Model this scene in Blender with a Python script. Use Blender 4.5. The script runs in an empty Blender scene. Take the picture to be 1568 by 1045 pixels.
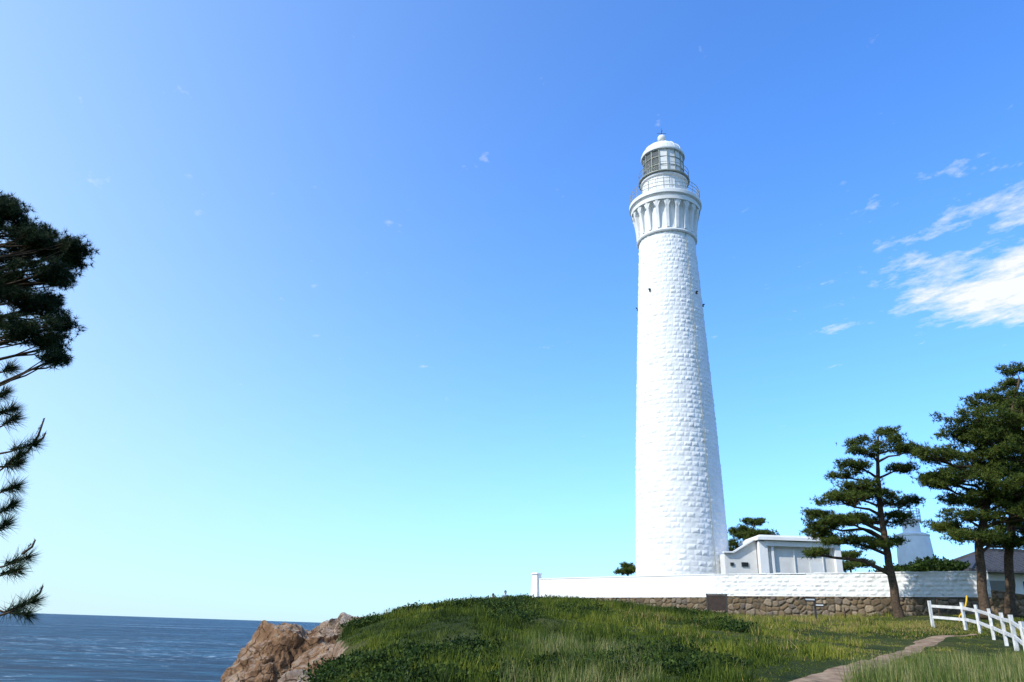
import bpy, math, random
import numpy as np
from mathutils import Vector, noise as mnoise
rng=np.random.default_rng(7); random.seed(7)
sc=bpy.context.scene
sc.view_settings.view_transform='Standard'; sc.view_settings.look='None'; sc.view_settings.exposure=0

# ---------------------------------------------------------------- helpers
def link(o,parent=None):
    sc.collection.objects.link(o)
    if parent is not None: o.parent=parent
    return o
def empty(name,loc=(0,0,0)):
    e=bpy.data.objects.new(name,None); e.empty_display_size=.5; link(e); return e
def np_mesh(name,V,F,mat,smooth=False,parent=None,attrs=None):
    V=np.asarray(V,dtype=np.float32); F=np.asarray(F,dtype=np.int32)
    me=bpy.data.meshes.new(name)
    me.vertices.add(len(V)); me.vertices.foreach_set('co',V.ravel())
    k=F.shape[1]
    me.loops.add(F.size); me.loops.foreach_set('vertex_index',F.ravel())
    me.polygons.add(len(F)); me.polygons.foreach_set('loop_start',np.arange(0,F.size,k,dtype=np.int32))
    me.update(calc_edges=True)
    me.polygons.foreach_set('use_smooth',np.full(len(F),smooth,dtype=bool))
    if attrs:
        for n,a in attrs.items():
            at=me.attributes.new(n,'FLOAT','POINT'); at.data.foreach_set('value',np.asarray(a,dtype=np.float32).ravel())
    if mat: me.materials.append(mat)
    o=bpy.data.objects.new(name,me); link(o,parent); return o
def py_mesh(name,V,F,mat,smooth=False,parent=None):
    me=bpy.data.meshes.new(name); me.from_pydata([tuple(map(float,v)) for v in V],[],F); me.update()
    if smooth:
        for p in me.polygons: p.use_smooth=True
    if mat: me.materials.append(mat)
    o=bpy.data.objects.new(name,me); link(o,parent); return o
class MB:
    def __init__(s): s.V=[]; s.F=[]
    def add(s,V,F):
        o=len(s.V); s.V+= [tuple(v) for v in V]; s.F+=[tuple(i+o for i in f) for f in F]
    def box(s,c,size,rz=0,top=(1,1)):
        hx,hy,hz=[a/2 for a in size]; ca,sa=math.cos(rz),math.sin(rz); V=[]
        for z,k in ((-hz,(1,1)),(hz,top)):
            for x,y in ((-hx,-hy),(hx,-hy),(hx,hy),(-hx,hy)):
                x*=k[0];y*=k[1]
                V.append((c[0]+x*ca-y*sa,c[1]+x*sa+y*ca,c[2]+z))
        s.add(V,[(3,2,1,0),(4,5,6,7),(0,1,5,4),(1,2,6,5),(2,3,7,6),(3,0,4,7)])
    def beam(s,a,b,w,h):
        a=Vector(a);b=Vector(b);d=(b-a).normalized(); up=Vector((0,0,1)) if abs(d.z)<.95 else Vector((0,1,0))
        sx=d.cross(up).normalized()*w/2; sz=sx.cross(d).normalized()*h/2
        V=[]
        for p in (a,b):
            V+=[p-sx-sz,p+sx-sz,p+sx+sz,p-sx+sz]
        s.add(V,[(0,1,2,3),(7,6,5,4),(0,4,5,1),(1,5,6,2),(2,6,7,3),(3,7,4,0)])
    def tube(s,pts,rad,n=8,cap=True):
        pts=[Vector(p) for p in pts]; V=[];F=[]
        ref=Vector((0.13,.97,.2)).normalized()
        for i,p in enumerate(pts):
            d=(pts[min(i+1,len(pts)-1)]-pts[max(i-1,0)]).normalized()
            if abs(d.dot(ref))>.95: ref=Vector((1,0,0))
            u=d.cross(ref).normalized(); v=d.cross(u).normalized()
            for k in range(n):
                a=2*math.pi*k/n; V.append(p+(u*math.cos(a)+v*math.sin(a))*rad[i])
        for i in range(len(pts)-1):
            for k in range(n):
                F.append((i*n+k,i*n+(k+1)%n,(i+1)*n+(k+1)%n,(i+1)*n+k))
        if cap: F.append(tuple(range(n))[::-1]); F.append(tuple((len(pts)-1)*n+k for k in range(n)))
        s.add(V,F)
    def lathe(s,prof,c,n=64,a0=0,a1=2*math.pi):
        full=abs(a1-a0-2*math.pi)<1e-6; m=n if full else n+1; V=[];F=[]
        for r,z in prof:
            for k in range(m):
                a=a0+(a1-a0)*k/n; V.append((c[0]+r*math.cos(a),c[1]+r*math.sin(a),z))
        for i in range(len(prof)-1):
            for k in range(n):
                k2=(k+1)%m; F.append((i*m+k,i*m+k2,(i+1)*m+k2,(i+1)*m+k))
        s.add(V,F)
    def obj(s,name,mat,smooth=False,parent=None): return py_mesh(name,s.V,s.F,mat,smooth,parent)
def auto(o,deg=35):
    for p in o.data.polygons: p.use_smooth=True
    try: o.data.set_sharp_from_angle(angle=math.radians(deg))
    except Exception: pass
    return o
def hsh(ix,iy,seed=0):
    ix=ix.astype(np.int64); iy=iy.astype(np.int64)
    n=(ix*374761393+iy*668265263+seed*144269504)&0xffffffff
    n=((n^(n>>13))*1274126177)&0xffffffff
    n=((n^(n>>15))*2246822519)&0xffffffff
    return ((n^(n>>16))&0xffff)/65535.
def vn(x,y,seed=0):
    ix=np.floor(x);iy=np.floor(y);fx=x-ix;fy=y-iy
    fx=fx*fx*(3-2*fx);fy=fy*fy*(3-2*fy)
    a=hsh(ix,iy,seed);b=hsh(ix+1,iy,seed);c=hsh(ix,iy+1,seed);d=hsh(ix+1,iy+1,seed)
    return (a*(1-fx)+b*fx)*(1-fy)+(c*(1-fx)+d*fx)*fy
def fbm(x,y,o=4,seed=0):
    s=0;a=.5
    for i in range(o): s=s+a*vn(x*2**i,y*2**i,seed+i*17); a*=.5
    return s
def sm(a,b,x): t=np.clip((x-a)/(b-a),0,1); return t*t*(3-2*t)
def cell(x,y,seed=0,jit=.85):
    ix=np.floor(x);iy=np.floor(y); d1=np.full(x.shape,9.);d2=np.full(x.shape,9.);idv=np.zeros(x.shape)
    for ox in(-1,0,1):
        for oy in(-1,0,1):
            cx=ix+ox;cy=iy+oy
            px=cx+.5+jit*(hsh(cx,cy,seed)-.5);py=cy+.5+jit*(hsh(cx,cy,seed+5)-.5)
            d=np.hypot(px-x,py-y); h=hsh(cx,cy,seed+9)
            m=d<d1; d2=np.where(m,d1,np.minimum(d2,d)); idv=np.where(m,h,idv); d1=np.where(m,d,d1)
    return d1,d2,idv

# ---------------------------------------------------------------- materials
class NT:
    def __init__(s,tree): s.t=tree; s.n=tree.nodes; s.l=tree.links
    def new(s,typ,**kw):
        n=s.n.new(typ)
        for k,v in kw.items(): setattr(n,k,v)
        return n
    def lk(s,a,b): s.l.new(a,b)
    def math(s,op,a,b=None,clamp=False):
        n=s.new('ShaderNodeMath',operation=op,use_clamp=clamp)
        for i,v in enumerate((a,b)):
            if v is None: continue
            if isinstance(v,(int,float)): n.inputs[i].default_value=v
            else: s.lk(v,n.inputs[i])
        return n.outputs[0]
    def ramp(s,fac,stops):
        n=s.new('ShaderNodeValToRGB'); e=n.color_ramp.elements
        while len(e)<len(stops): e.new(.5)
        for i,(p,c) in enumerate(stops):
            e[i].position=p; e[i].color=(*c,1) if len(c)==3 else c
        s.lk(fac,n.inputs[0]); return n.outputs[0]
    def noise(s,scale,detail=5,rough=.55,vec=None,dist=0):
        n=s.new('ShaderNodeTexNoise'); n.inputs['Scale'].default_value=scale; n.inputs['Detail'].default_value=detail
        n.inputs['Roughness'].default_value=rough; n.inputs['Distortion'].default_value=dist
        if vec is not None: s.lk(vec,n.inputs['Vector'])
        return n.outputs['Fac']
    def mix(s,f,a,b,mode='MIX'):
        n=s.new('ShaderNodeMix',data_type='RGBA',blend_type=mode)
        for idx,v in ((0,f),(6,a),(7,b)):
            if isinstance(v,(int,float)): n.inputs[idx].default_value=v
            elif isinstance(v,tuple): n.inputs[idx].default_value=(*v,1) if len(v)==3 else v
            else: s.lk(v,n.inputs[idx])
        return n.outputs[2]
def mat(name,rough=.7,spec=.3,metal=0,color=(.5,.5,.5)):
    m=bpy.data.materials.new(name); m.use_nodes=True; t=NT(m.node_tree)
    b=t.n['Principled BSDF']; b.inputs['Roughness'].default_value=rough
    b.inputs['Specular IOR Level'].default_value=spec; b.inputs['Metallic'].default_value=metal
    b.inputs['Base Color'].default_value=(*color,1)
    return m,t,b
def objc(t): return t.new('ShaderNodeTexCoord').outputs['Object']
def mottled(name,c1,c2,scale=3,rough=.8,spec=.2,bump=.0,bscale=30,metal=0):
    m,t,b=mat(name,rough,spec,metal); oc=objc(t)
    t.lk(t.ramp(t.noise(scale,6,.6,oc),[(.3,c1),(.7,c2)]),b.inputs['Base Color'])
    if bump:
        bp=t.new('ShaderNodeBump'); bp.inputs['Strength'].default_value=bump; bp.inputs['Distance'].default_value=.02
        t.lk(t.noise(bscale,4,.6,oc),bp.inputs['Height']); t.lk(bp.outputs[0],b.inputs['Normal'])
    return m
M_white=mottled('white_painted_stone',(.70,.70,.68),(.82,.82,.81),.8,.75,.2,.35,18)
M_whitet=mottled('white_trim_paint',(.68,.68,.66),(.79,.79,.77),1.5,.6,.3,.1,25)
M_plaster=mottled('white_plaster',(.74,.73,.70),(.83,.83,.82),.7,.8,.2,.3,10)
M_creamwall=mottled('cream_plaster',(.6,.59,.56),(.72,.71,.69),1.5,.85,.2,.2,12)
M_metalg=mottled('grey_green_painted_metal',(.22,.24,.20),(.36,.37,.32),4,.5,.4)
M_dark=mottled('dark_metal',(.03,.03,.03),(.06,.055,.05),6,.6,.3)
M_brass=mottled('brass',(.35,.25,.1),(.45,.33,.15),6,.35,.5,metal=.7)
M_roof=mottled('dark_roof_tiles',(.035,.037,.042),(.075,.075,.08),3,.6,.3,.6,6)
M_bark=mottled('pine_bark',(.04,.028,.02),(.13,.09,.06),9,.95,.1,1.0,22)
M_fence=mottled('weathered_white_wood',(.42,.41,.38),(.76,.75,.73),5,.75,.2,.4,40)
M_yellow=mottled('yellow_paint',(.6,.35,.02),(.7,.42,.03),5,.5,.3)
M_sign=mottled('dark_brown_board',(.035,.022,.018),(.06,.04,.03),4,.5,.3)
m,t,b=mat('lantern_glass',.05,.5,0,(.75,.8,.8)); b.inputs['Transmission Weight'].default_value=.85; b.inputs['IOR'].default_value=1.1; M_glass=m
m,t,b=mat('window_glass',.08,.6,0,(.02,.025,.03)); M_win=m
m,t,b=mat('lens_glass',.15,.6,0,(.35,.33,.24)); M_lens=m
def foliage(name,cols,nscale,trans=.25,dry=None,big=None):
    m=bpy.data.materials.new(name); m.use_nodes=True; t=NT(m.node_tree); b=t.n['Principled BSDF']; out=t.n['Material Output']
    b.inputs['Roughness'].default_value=.65; b.inputs['Specular IOR Level'].default_value=.12
    oc=objc(t); n=t.noise(nscale,4,.6,oc)
    g=t.new('ShaderNodeNewGeometry'); r=g.outputs['Random Per Island']
    f=t.math('ADD',t.math('MULTIPLY',n,.7),t.math('MULTIPLY',t.math('SUBTRACT',r,.5),.35)); f=t.math('ADD',f,.15,True)
    if big: f=t.math('ADD',f,t.math('MULTIPLY',t.math('SUBTRACT',t.noise(big[0],4,.6,oc),.5),big[1]),True)
    if dry:
        sp=t.new('ShaderNodeSeparateXYZ'); t.lk(oc,sp.inputs[0])
        gx_=t.math('MINIMUM',t.math('MULTIPLY',t.math('SUBTRACT',sp.outputs[0],5),.028),.3)
        f=t.math('ADD',f,t.math('MULTIPLY',t.math('MAXIMUM',gx_,-.12),.5),True)
    c=t.ramp(f,cols)
    if dry:
        d=t.math('GREATER_THAN',t.math('ADD',t.math('ADD',r,gx_),t.math('MULTIPLY',t.math('SUBTRACT',t.noise(.35,4,.6,oc),.5),1.8)),dry[0])
        c=t.mix(d,c,dry[1])
    t.lk(c,b.inputs['Base Color'])
    tr=t.new('ShaderNodeBsdfTranslucent'); t.lk(c,tr.inputs[0])
    mx=t.new('ShaderNodeMixShader'); mx.inputs[0].default_value=trans
    t.lk(b.outputs[0],mx.inputs[1]); t.lk(tr.outputs[0],mx.inputs[2]); t.lk(mx.outputs[0],out.inputs[0])
    return m
M_pine=foliage('pine_needles',[(.3,(.028,.046,.01)),(.5,(.07,.1,.018)),(.75,(.15,.175,.03))],.9,.25)
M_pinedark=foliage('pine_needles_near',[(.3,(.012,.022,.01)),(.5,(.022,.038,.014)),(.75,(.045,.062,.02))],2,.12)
M_bush=foliage('broadleaf',[(.3,(.012,.026,.005)),(.5,(.03,.055,.009)),(.75,(.08,.12,.018))],.8,.15)
M_grass=foliage('grass_blades',[(.22,(.018,.034,.006)),(.42,(.05,.08,.01)),(.6,(.125,.16,.016)),(.8,(.28,.27,.04))],.9,.2,(1.06,(.38,.28,.11)),(.17,1.3))
M_reed=foliage('dry_reeds',[(.25,(.05,.1,.015)),(.5,(.13,.17,.035)),(.66,(.34,.30,.13)),(.9,(.5,.42,.24))],1.2,.25)
def rockmat(name,c1,c2,c3,sc_=.5,topc=(.42,.33,.25)):
    m,t,b=mat(name,.95,.08); oc=objc(t)
    n1=t.noise(sc_,8,.65,oc,.6); c=t.ramp(n1,[(.3,c1),(.5,c2),(.68,c3)])
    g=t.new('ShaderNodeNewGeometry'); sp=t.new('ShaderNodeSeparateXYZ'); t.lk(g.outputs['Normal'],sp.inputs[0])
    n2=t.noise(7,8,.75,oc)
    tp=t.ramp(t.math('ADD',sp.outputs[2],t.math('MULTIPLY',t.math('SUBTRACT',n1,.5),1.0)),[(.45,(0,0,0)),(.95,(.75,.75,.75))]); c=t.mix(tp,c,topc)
    v=t.new('ShaderNodeTexVoronoi',feature='DISTANCE_TO_EDGE'); v.inputs['Scale'].default_value=1.0
    mp=t.new('ShaderNodeMapping'); mp.inputs['Scale'].default_value=(1.3,1.3,.8); mp.inputs['Rotation'].default_value=(.3,.5,0)
    dn=t.new('ShaderNodeTexNoise'); dn.inputs['Scale'].default_value=1.3; t.lk(oc,dn.inputs['Vector'])
    va=t.new('ShaderNodeVectorMath',operation='ADD'); t.lk(oc,va.inputs[0]); t.lk(dn.outputs['Color'],va.inputs[1]); t.lk(va.outputs[0],mp.inputs[0]); t.lk(mp.outputs[0],v.inputs['Vector'])
    crack=t.ramp(v.outputs['Distance'],[(0,(0,0,0)),(.04,(1,1,1))])
    c=t.mix(t.math('MULTIPLY',t.math('SUBTRACT',1,crack),.6),c,(.05,.03,.02))
    c=t.mix(.6,c,t.ramp(n2,[(.32,(.2,.2,.2)),(.68,(.8,.8,.8))]),'OVERLAY')
    t.lk(c,b.inputs['Base Color'])
    h=t.math('ADD',t.math('MULTIPLY',crack,.4),t.math('ADD',t.math('MULTIPLY',n1,1.2),t.math('MULTIPLY',n2,.8)))
    bp=t.new('ShaderNodeBump'); bp.inputs['Strength'].default_value=1; bp.inputs['Distance'].default_value=.2
    t.lk(h,bp.inputs['Height']); t.lk(bp.outputs[0],b.inputs['Normal']); return m
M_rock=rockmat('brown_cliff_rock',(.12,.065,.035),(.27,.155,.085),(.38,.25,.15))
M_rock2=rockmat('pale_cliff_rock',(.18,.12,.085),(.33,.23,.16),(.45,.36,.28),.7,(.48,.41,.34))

# ---------------------------------------------------------------- terrain
C0=np.array([14.5,54.]); 
def edge_x(y):
    e=np.interp(y,[-60,6,14,18,24,30,34,38,42,46,50,58,66,74,90,400],[-16,-15,-8.5,-4.6,-5.2,-5.9,-6.6,-7.4,-7.9,-7.6,-6.8,-5,-3,-1,2,30])
    return e+1.2*(fbm(y*.5,y*0+3,4,4)-.5)
def wall_in(x,y):
    dx=x-C0[0];dy=y-C0[1]
    sL=.695*dx+.72*dy; sR=.557*dx+.83*dy; tL=-.72*dx+.695*dy
    return np.minimum(np.minimum(sL,sR),16.6-tL)
def height(x,y):
    z=np.interp(y,[-50,0,10,20,26,36,43,53,60,120],[-1.6,-1.6,-1.45,-.95,-.35,.3,.85,1.0,.95,.9])
    z=z+np.clip(.045*(x-14),0,1.2)*sm(18,34,y)
    sy=np.where(y<50,8.,3.4)
    sx=np.where(x<2.5,6.0,7.0)
    z=z+.70*np.exp(-((x-2.5)/sx)**2-((y-50)/sy)**2)
    z=z+.45*np.exp(-((x+1)/5)**2-((y-36)/6)**2)
    lf=sm(11,1,x)*sm(14,22,y)*sm(53,49,y)
    z=z+.32*(fbm(x*.22,y*.22,4,11)-.5)*sm(8,20,y)+.5*(fbm(x*.55,y*.55,3,21)-.5)*lf+.08*(fbm(x*.9,y*.9,3,21)-.5)
    d=x-edge_x(y)
    z=z-1.25*np.exp(-np.clip(d,0,99)/2.3)
    dd=np.clip(-d,0,60)
    z=z-np.where(d<0,2.2*dd+ 2.6*sm(0,2.0,dd)+2.6*(fbm(x*.6,y*.6,4,31)-.45)*sm(0,2,dd),0)
    w=wall_in(x,y)
    z=np.where((w>.2),np.maximum(z,z+(2.5-z)*sm(.2,.45,w)),z)
    return np.maximum(z,-30)
def axis(segs):
    out=[segs[0][0]]
    for a,b,s in segs: n=max(1,int(round((b-a)/s))); out+=list(np.linspace(a,b,n+1)[1:])
    return np.array(out)
gx=axis([(-40,-18,1.),(-18,30,.22),(30,60,1.),(60,400,12)])
gy=axis([(-60,10,2.),(10,16,.6),(16,58,.22),(58,90,.6),(90,400,12)])
X,Y=np.meshgrid(gx,gy); Z=height(X,Y)
V=np.stack([X,Y,Z],-1).reshape(-1,3); nx=len(gx);ny=len(gy)
I=np.arange(nx*ny).reshape(ny,nx); F=np.stack([I[:-1,:-1],I[:-1,1:],I[1:,1:],I[1:,:-1]],-1).reshape(-1,4)
m,t,b=mat('headland_ground',.95,.1); oc=objc(t)
n1=t.noise(.25,6,.6,oc); n2=t.noise(3.5,6,.7,oc)
gcol=t.ramp(n1,[(.3,(.022,.036,.008)),(.5,(.045,.06,.013)),(.66,(.09,.09,.028)),(.82,(.16,.12,.06))])
gcol=t.mix(.6,gcol,t.ramp(n2,[(.3,(.2,.2,.2)),(.7,(.8,.8,.8))]),'OVERLAY')
g=t.new('ShaderNodeNewGeometry'); sp=t.new('ShaderNodeSeparateXYZ'); t.lk(g.outputs['True Normal'],sp.inputs[0])
rk=t.ramp(t.math('ADD',sp.outputs[2],t.math('MULTIPLY',t.math('SUBTRACT',n2,.5),.3)),[(.62,(1,1,1)),(.78,(0,0,0))])
rn=t.noise(.6,8,.65,oc,.5); rcol=t.ramp(rn,[(.3,(.09,.05,.03)),(.5,(.22,.14,.09)),(.7,(.38,.29,.21))])
rcol=t.mix(.8,rcol,t.ramp(n2,[(.3,(.2,.2,.2)),(.7,(.8,.8,.8))]),'OVERLAY')
t.lk(t.mix(rk,gcol,rcol),b.inputs['Base Color'])
bp=t.new('ShaderNodeBump'); bp.inputs['Strength'].default_value=1; bp.inputs['Distance'].default_value=.25
t.lk(t.math('ADD',n2,rn),bp.inputs['Height']); t.lk(bp.outputs[0],b.inputs['Normal'])
np_mesh('ground',V,F,m,True)

# ---------------------------------------------------------------- sea
m=bpy.data.materials.new('sea_water'); m.use_nodes=True; t=NT(m.node_tree); b=t.n['Principled BSDF']
oc=objc(t)
mp=t.new('ShaderNodeMapping'); mp.inputs['Scale'].default_value=(.4,1,1); mp.inputs['Rotation'].default_value=(0,0,.3); t.lk(oc,mp.inputs[0]); vec=mp.outputs[0]
na=t.noise(.055,8,.72,vec); nb=t.noise(.005,5,.6,vec); nc=t.noise(.22,6,.7,vec,.4)
col=t.ramp(t.math('ADD',t.math('MULTIPLY',na,.75),t.math('MULTIPLY',nb,.25)),[(.42,(.001,.013,.035)),(.5,(.006,.045,.09)),(.58,(.03,.125,.19))])
cap=t.ramp(t.math('MULTIPLY',nc,t.math('ADD',.62,t.math('MULTIPLY',nb,.75))),[(.61,(0,0,0)),(.655,(1,1,1))])
t.lk(t.mix(cap,col,(.6,.7,.75)),b.inputs['Base Color'])
b.inputs['Roughness'].default_value=.4; b.inputs['Specular IOR Level'].default_value=.16; b.inputs['IOR'].default_value=1.33
bp=t.new('ShaderNodeBump'); bp.inputs['Strength'].default_value=1; bp.inputs['Distance'].default_value=8
t.lk(t.math('ADD',na,t.math('MULTIPLY',nc,.35)),bp.inputs['Height']); t.lk(bp.outputs[0],b.inputs['Normal'])
S=70000
np_mesh('sea',[(-S,-S,-22),(S,-S,-22),(S,S,-22),(-S,S,-22)],[(0,1,2,3)],m)

# ---------------------------------------------------------------- rocks
def rock(name,c,rad,seed,mat_,sub=6,cuts=16,rot=0):
    import bmesh
    bm=bmesh.new(); bmesh.ops.create_icosphere(bm,subdivisions=sub,radius=1)
    rr=random.Random(seed); pl=[]
    for i in range(cuts):
        n=Vector((rr.gauss(0,1),rr.gauss(0,1),rr.gauss(0,1))).normalized(); pl.append((n,rr.uniform(.72,.92)))
    pl.append((Vector((.1,-.1,1)).normalized(),.84))
    off=Vector((seed*3.1,seed*1.7,0)); R_=min(1.,max(rad)/3)
    for v in bm.verts:
        d=v.co.normalized(); r=1.06
        for n,k in pl:
            q=n.dot(d)
            if q>.05: r=min(r,k/q)
        P=d*r
        q=Vector((P.x*rad[0],P.y*rad[1],P.z*rad[2]))
        f=mnoise.fractal(q*.45+off,1,2,6)*.3*R_
        w_=q+mnoise.noise_vector(q*.8+off)*.35
        for fr,am in((.5,.2),(1.1,.11),(2.6,.05)):
            cr=mnoise.voronoi(Vector((w_.x,w_.y,w_.z*.7))*fr+off*.5); h_=mnoise.cell(cr[1][0]*9.7)
            e=min(.12,(cr[0][1]-cr[0][0]))/.12
            f+=(h_-.5)*am*R_*1.3*e-(1-e)*am*.7*R_
        f+=mnoise.fractal(q*3+off,1,2,5)*.05
        q+=d*f
        ca,sa=math.cos(rot),math.sin(rot)
        v.co=Vector((q.x*ca-q.y*sa,q.x*sa+q.y*ca,q.z))+Vector(c)
    me=bpy.data.meshes.new(name); bm.to_mesh(me); bm.free(); me.materials.append(mat_)
    for p in me.polygons: p.use_smooth=True
    try: me.set_sharp_from_angle(angle=math.radians(32))
    except Exception: pass
    o=bpy.data.objects.new(name,me); link(o); 
    return o
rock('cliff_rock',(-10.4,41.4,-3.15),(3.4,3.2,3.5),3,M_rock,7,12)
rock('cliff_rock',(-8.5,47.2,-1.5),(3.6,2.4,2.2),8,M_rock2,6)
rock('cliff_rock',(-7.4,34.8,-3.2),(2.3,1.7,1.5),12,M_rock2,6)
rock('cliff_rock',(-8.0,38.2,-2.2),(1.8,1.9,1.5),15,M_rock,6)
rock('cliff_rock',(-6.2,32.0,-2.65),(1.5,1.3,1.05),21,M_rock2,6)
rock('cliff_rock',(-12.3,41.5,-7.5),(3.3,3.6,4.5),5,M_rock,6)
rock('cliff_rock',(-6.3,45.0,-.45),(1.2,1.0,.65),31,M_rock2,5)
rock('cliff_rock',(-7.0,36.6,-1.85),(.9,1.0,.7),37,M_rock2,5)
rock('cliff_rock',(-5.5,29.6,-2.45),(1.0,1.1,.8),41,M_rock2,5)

# ---------------------------------------------------------------- stone relief helpers
def block_relief(u,v,bw,bh,seed,amp):
    row=np.floor(v/bh); fv=v/bh-row
    off=hsh(row,row*0+1,seed)*7.3; uu=u/bw+off
    k=np.floor(uu); j0=k+.34*(hsh(k,row,seed+2)-.5); j1=k+1+.34*(hsh(k+1,row,seed+2)-.5)
    under=uu<j0; over=uu>=j1
    kk=np.where(under,k-1,np.where(over,k+1,k))
    a=kk+.34*(hsh(kk,row,seed+2)-.5); c=kk+1+.34*(hsh(kk+1,row,seed+2)-.5)
    fu=(uu-a)/(c-a)
    du=np.minimum(fu,1-fu)*(c-a)*bw; dv=np.minimum(fv,1-fv)*bh
    e=np.minimum(du,dv)
    h=sm(0,.04,e)*.2+sm(0,.17,e)*.8
    lvl=.15+1.1*hsh(kk,row,seed+4)
    tiltv=(hsh(kk,row,seed+6)-.5)*(fv-.5)*1.6+(hsh(kk,row,seed+7)-.5)*(fu-.5)*1.2
    return amp*(h*(lvl+tiltv)+1.3*(fbm(u*4,v*4,3,seed)-.5)*h)
# ---------------------------------------------------------------- lighthouse
LX,LY=14.14,62.; LC=(LX,LY)
L=empty('lighthouse',(0,0,0))
pz=[2.3,4.16,12,19.5,27.5,33.9]; pr=[3.83,3.72,3.5,3.22,2.86,2.57]
def rad(z): return np.interp(z,pz,pr)
na_,nz=700,860
a=np.linspace(0,2*np.pi,na_,endpoint=False); z=np.linspace(2.3,33.9,nz); A,ZZ=np.meshgrid(a,z)
R=rad(ZZ)+block_relief(A*3.3+.05*fbm(A*6,ZZ*2,2,8),ZZ+.06*fbm(A*7,ZZ*1.3,2,9),2*math.pi*3.3/37,.40,3,.044)-.03
V=np.stack([LX+R*np.cos(A),LY+R*np.sin(A),ZZ],-1).reshape(-1,3)
I=np.arange(na_*nz).reshape(nz,na_); I2=np.roll(I,-1,1)
F=np.stack([I[:-1],I2[:-1],I2[1:],I[1:]],-1).reshape(-1,4)
np_mesh('tower_shaft',V,F,M_white,True,L)
mb=MB()
mb.lathe([(2.5,33.8),(2.72,33.86),(2.78,33.98),(2.74,34.12),(2.62,34.2),(2.58,34.6),(2.6,35.6),(2.66,36.5),(2.95,36.84),(3.18,36.9),(3.22,37.22),(3.14,37.25),(3.14,37.38),(3.3,37.45),(3.36,37.52),(3.37,37.84),(3.3,37.92),(2.0,37.95),(2.12,37.96),(2.12,38.1),(2.05,38.16),(2.05,40.1),(2.2,40.18),(2.25,40.32),(2.2,40.4),(1.7,40.42)],LC,96)
auto(mb.obj('gallery_capital_and_drum',M_whitet,parent=L),30)
mb=MB(); nb_=20
for i in range(nb_):
    a=2*math.pi*(i+.5)/nb_; ca,sa=math.cos(a),math.sin(a); tx,ty=-sa,ca; w=.13
    prof=[(2.5,34.22),(2.76,34.22),(2.8,34.9),(2.88,35.6),(3.01,36.3),(3.14,36.88),(2.5,36.88)]
    V=[]
    for sgn in(-1,1):
        for r_,z_ in prof: V.append((LX+r_*ca+tx*w*sgn,LY+r_*sa+ty*w*sgn,z_))
    n=len(prof); F=[tuple(range(n)),tuple(range(2*n-1,n-1,-1))]+[(k,(k+1)%n+0,(k+1)%n+n,k+n)[::-1] for k in range(n)]
    mb.add(V,F)
    for sgn in(-1,1):
        V=[]
        for rr_ in (2.62,3.06):
            V+= [(LX+rr_*ca+tx*w*sgn*.98,LY+rr_*sa+ty*w*sgn*.98,36.3),(LX+rr_*ca+tx*w*sgn*.98,LY+rr_*sa+ty*w*sgn*.98,36.86),(LX+rr_*ca+tx*(w+.2)*sgn,LY+rr_*sa+ty*(w+.2)*sgn,36.86)]
        mb.add(V,[(0,1,2),(5,4,3),(0,2,5,3),(0,3,4,1),(1,4,5,2)])
mb.obj('gallery_corbels',M_whitet,parent=L)
mb=MB()
for i in range(24):
    a=2*math.pi*i/24; mb.box((LX+2.06*math.cos(a),LY+2.06*math.sin(a),39.12),(.05,.07,1.9),a)
mb.lathe([(2.04,39.05),(2.09,39.05),(2.09,39.13),(2.04,39.13)],LC,72)
mb.obj('drum_ribs',M_whitet,parent=L)
mb=MB(); nr=28
for i in range(nr):
    a=2*math.pi*i/nr; mb.tube([(LX+3.22*math.cos(a),LY+3.22*math.sin(a),37.9),(LX+3.22*math.cos(a),LY+3.22*math.sin(a),39.05)],[.03,.03],6)
for zz in (38.3,38.68,39.05):
    pts=[(LX+3.22*math.cos(2*math.pi*k/72),LY+3.22*math.sin(2*math.pi*k/72),zz) for k in range(73)]; mb.tube(pts,[.025]*73,5)
auto(mb.obj('gallery_railing',M_metalg,parent=L))
mb=MB()
mb.lathe([(1.9,40.42),(2.42,40.44),(2.42,40.52),(1.8,40.54)],LC,72)
for i in range(16):
    a=2*math.pi*i/16; mb.tube([(LX+2.36*math.cos(a),LY+2.36*math.sin(a),40.5),(LX+2.36*math.cos(a),LY+2.36*math.sin(a),41.4)],[.022,.022],5)
    mb.beam((LX+2.05*math.cos(a),LY+2.05*math.sin(a),40.2),(LX+2.38*math.cos(a),LY+2.38*math.sin(a),40.44),.05,.05)
for zz in(40.95,41.4):
    pts=[(LX+2.36*math.cos(2*math.pi*k/60),LY+2.36*math.sin(2*math.pi*k/60),zz) for k in range(61)]; mb.tube(pts,[.022]*61,5)
auto(mb.obj('lantern_gallery',M_metalg,parent=L))
ns=16; rl=1.93; view=math.atan2(-LY,-LX)
frame=MB(); white=MB(); glass=MB()
for i in range(ns):
    a=2*math.pi*i/ns; frame.box((LX+rl*math.cos(a),LY+rl*math.sin(a),41.9),(.09,.07,2.7),a)
    a2=2*math.pi*(i+1)/ns; am=(a+a2)/2
    d=(am-view+math.pi)%(2*math.pi)-math.pi
    for j in range(3):
        z0=40.6+.88*j; z1=z0+.84; r0=rl-.03
        V=[(LX+r0*math.cos(a),LY+r0*math.sin(a),z0),(LX+r0*math.cos(a2),LY+r0*math.sin(a2),z0),(LX+r0*math.cos(a2),LY+r0*math.sin(a2),z1),(LX+r0*math.cos(a),LY+r0*math.sin(a),z1)]
        (white if (-.3<d<2.6) else glass).add(V,[(0,1,2,3)])
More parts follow.
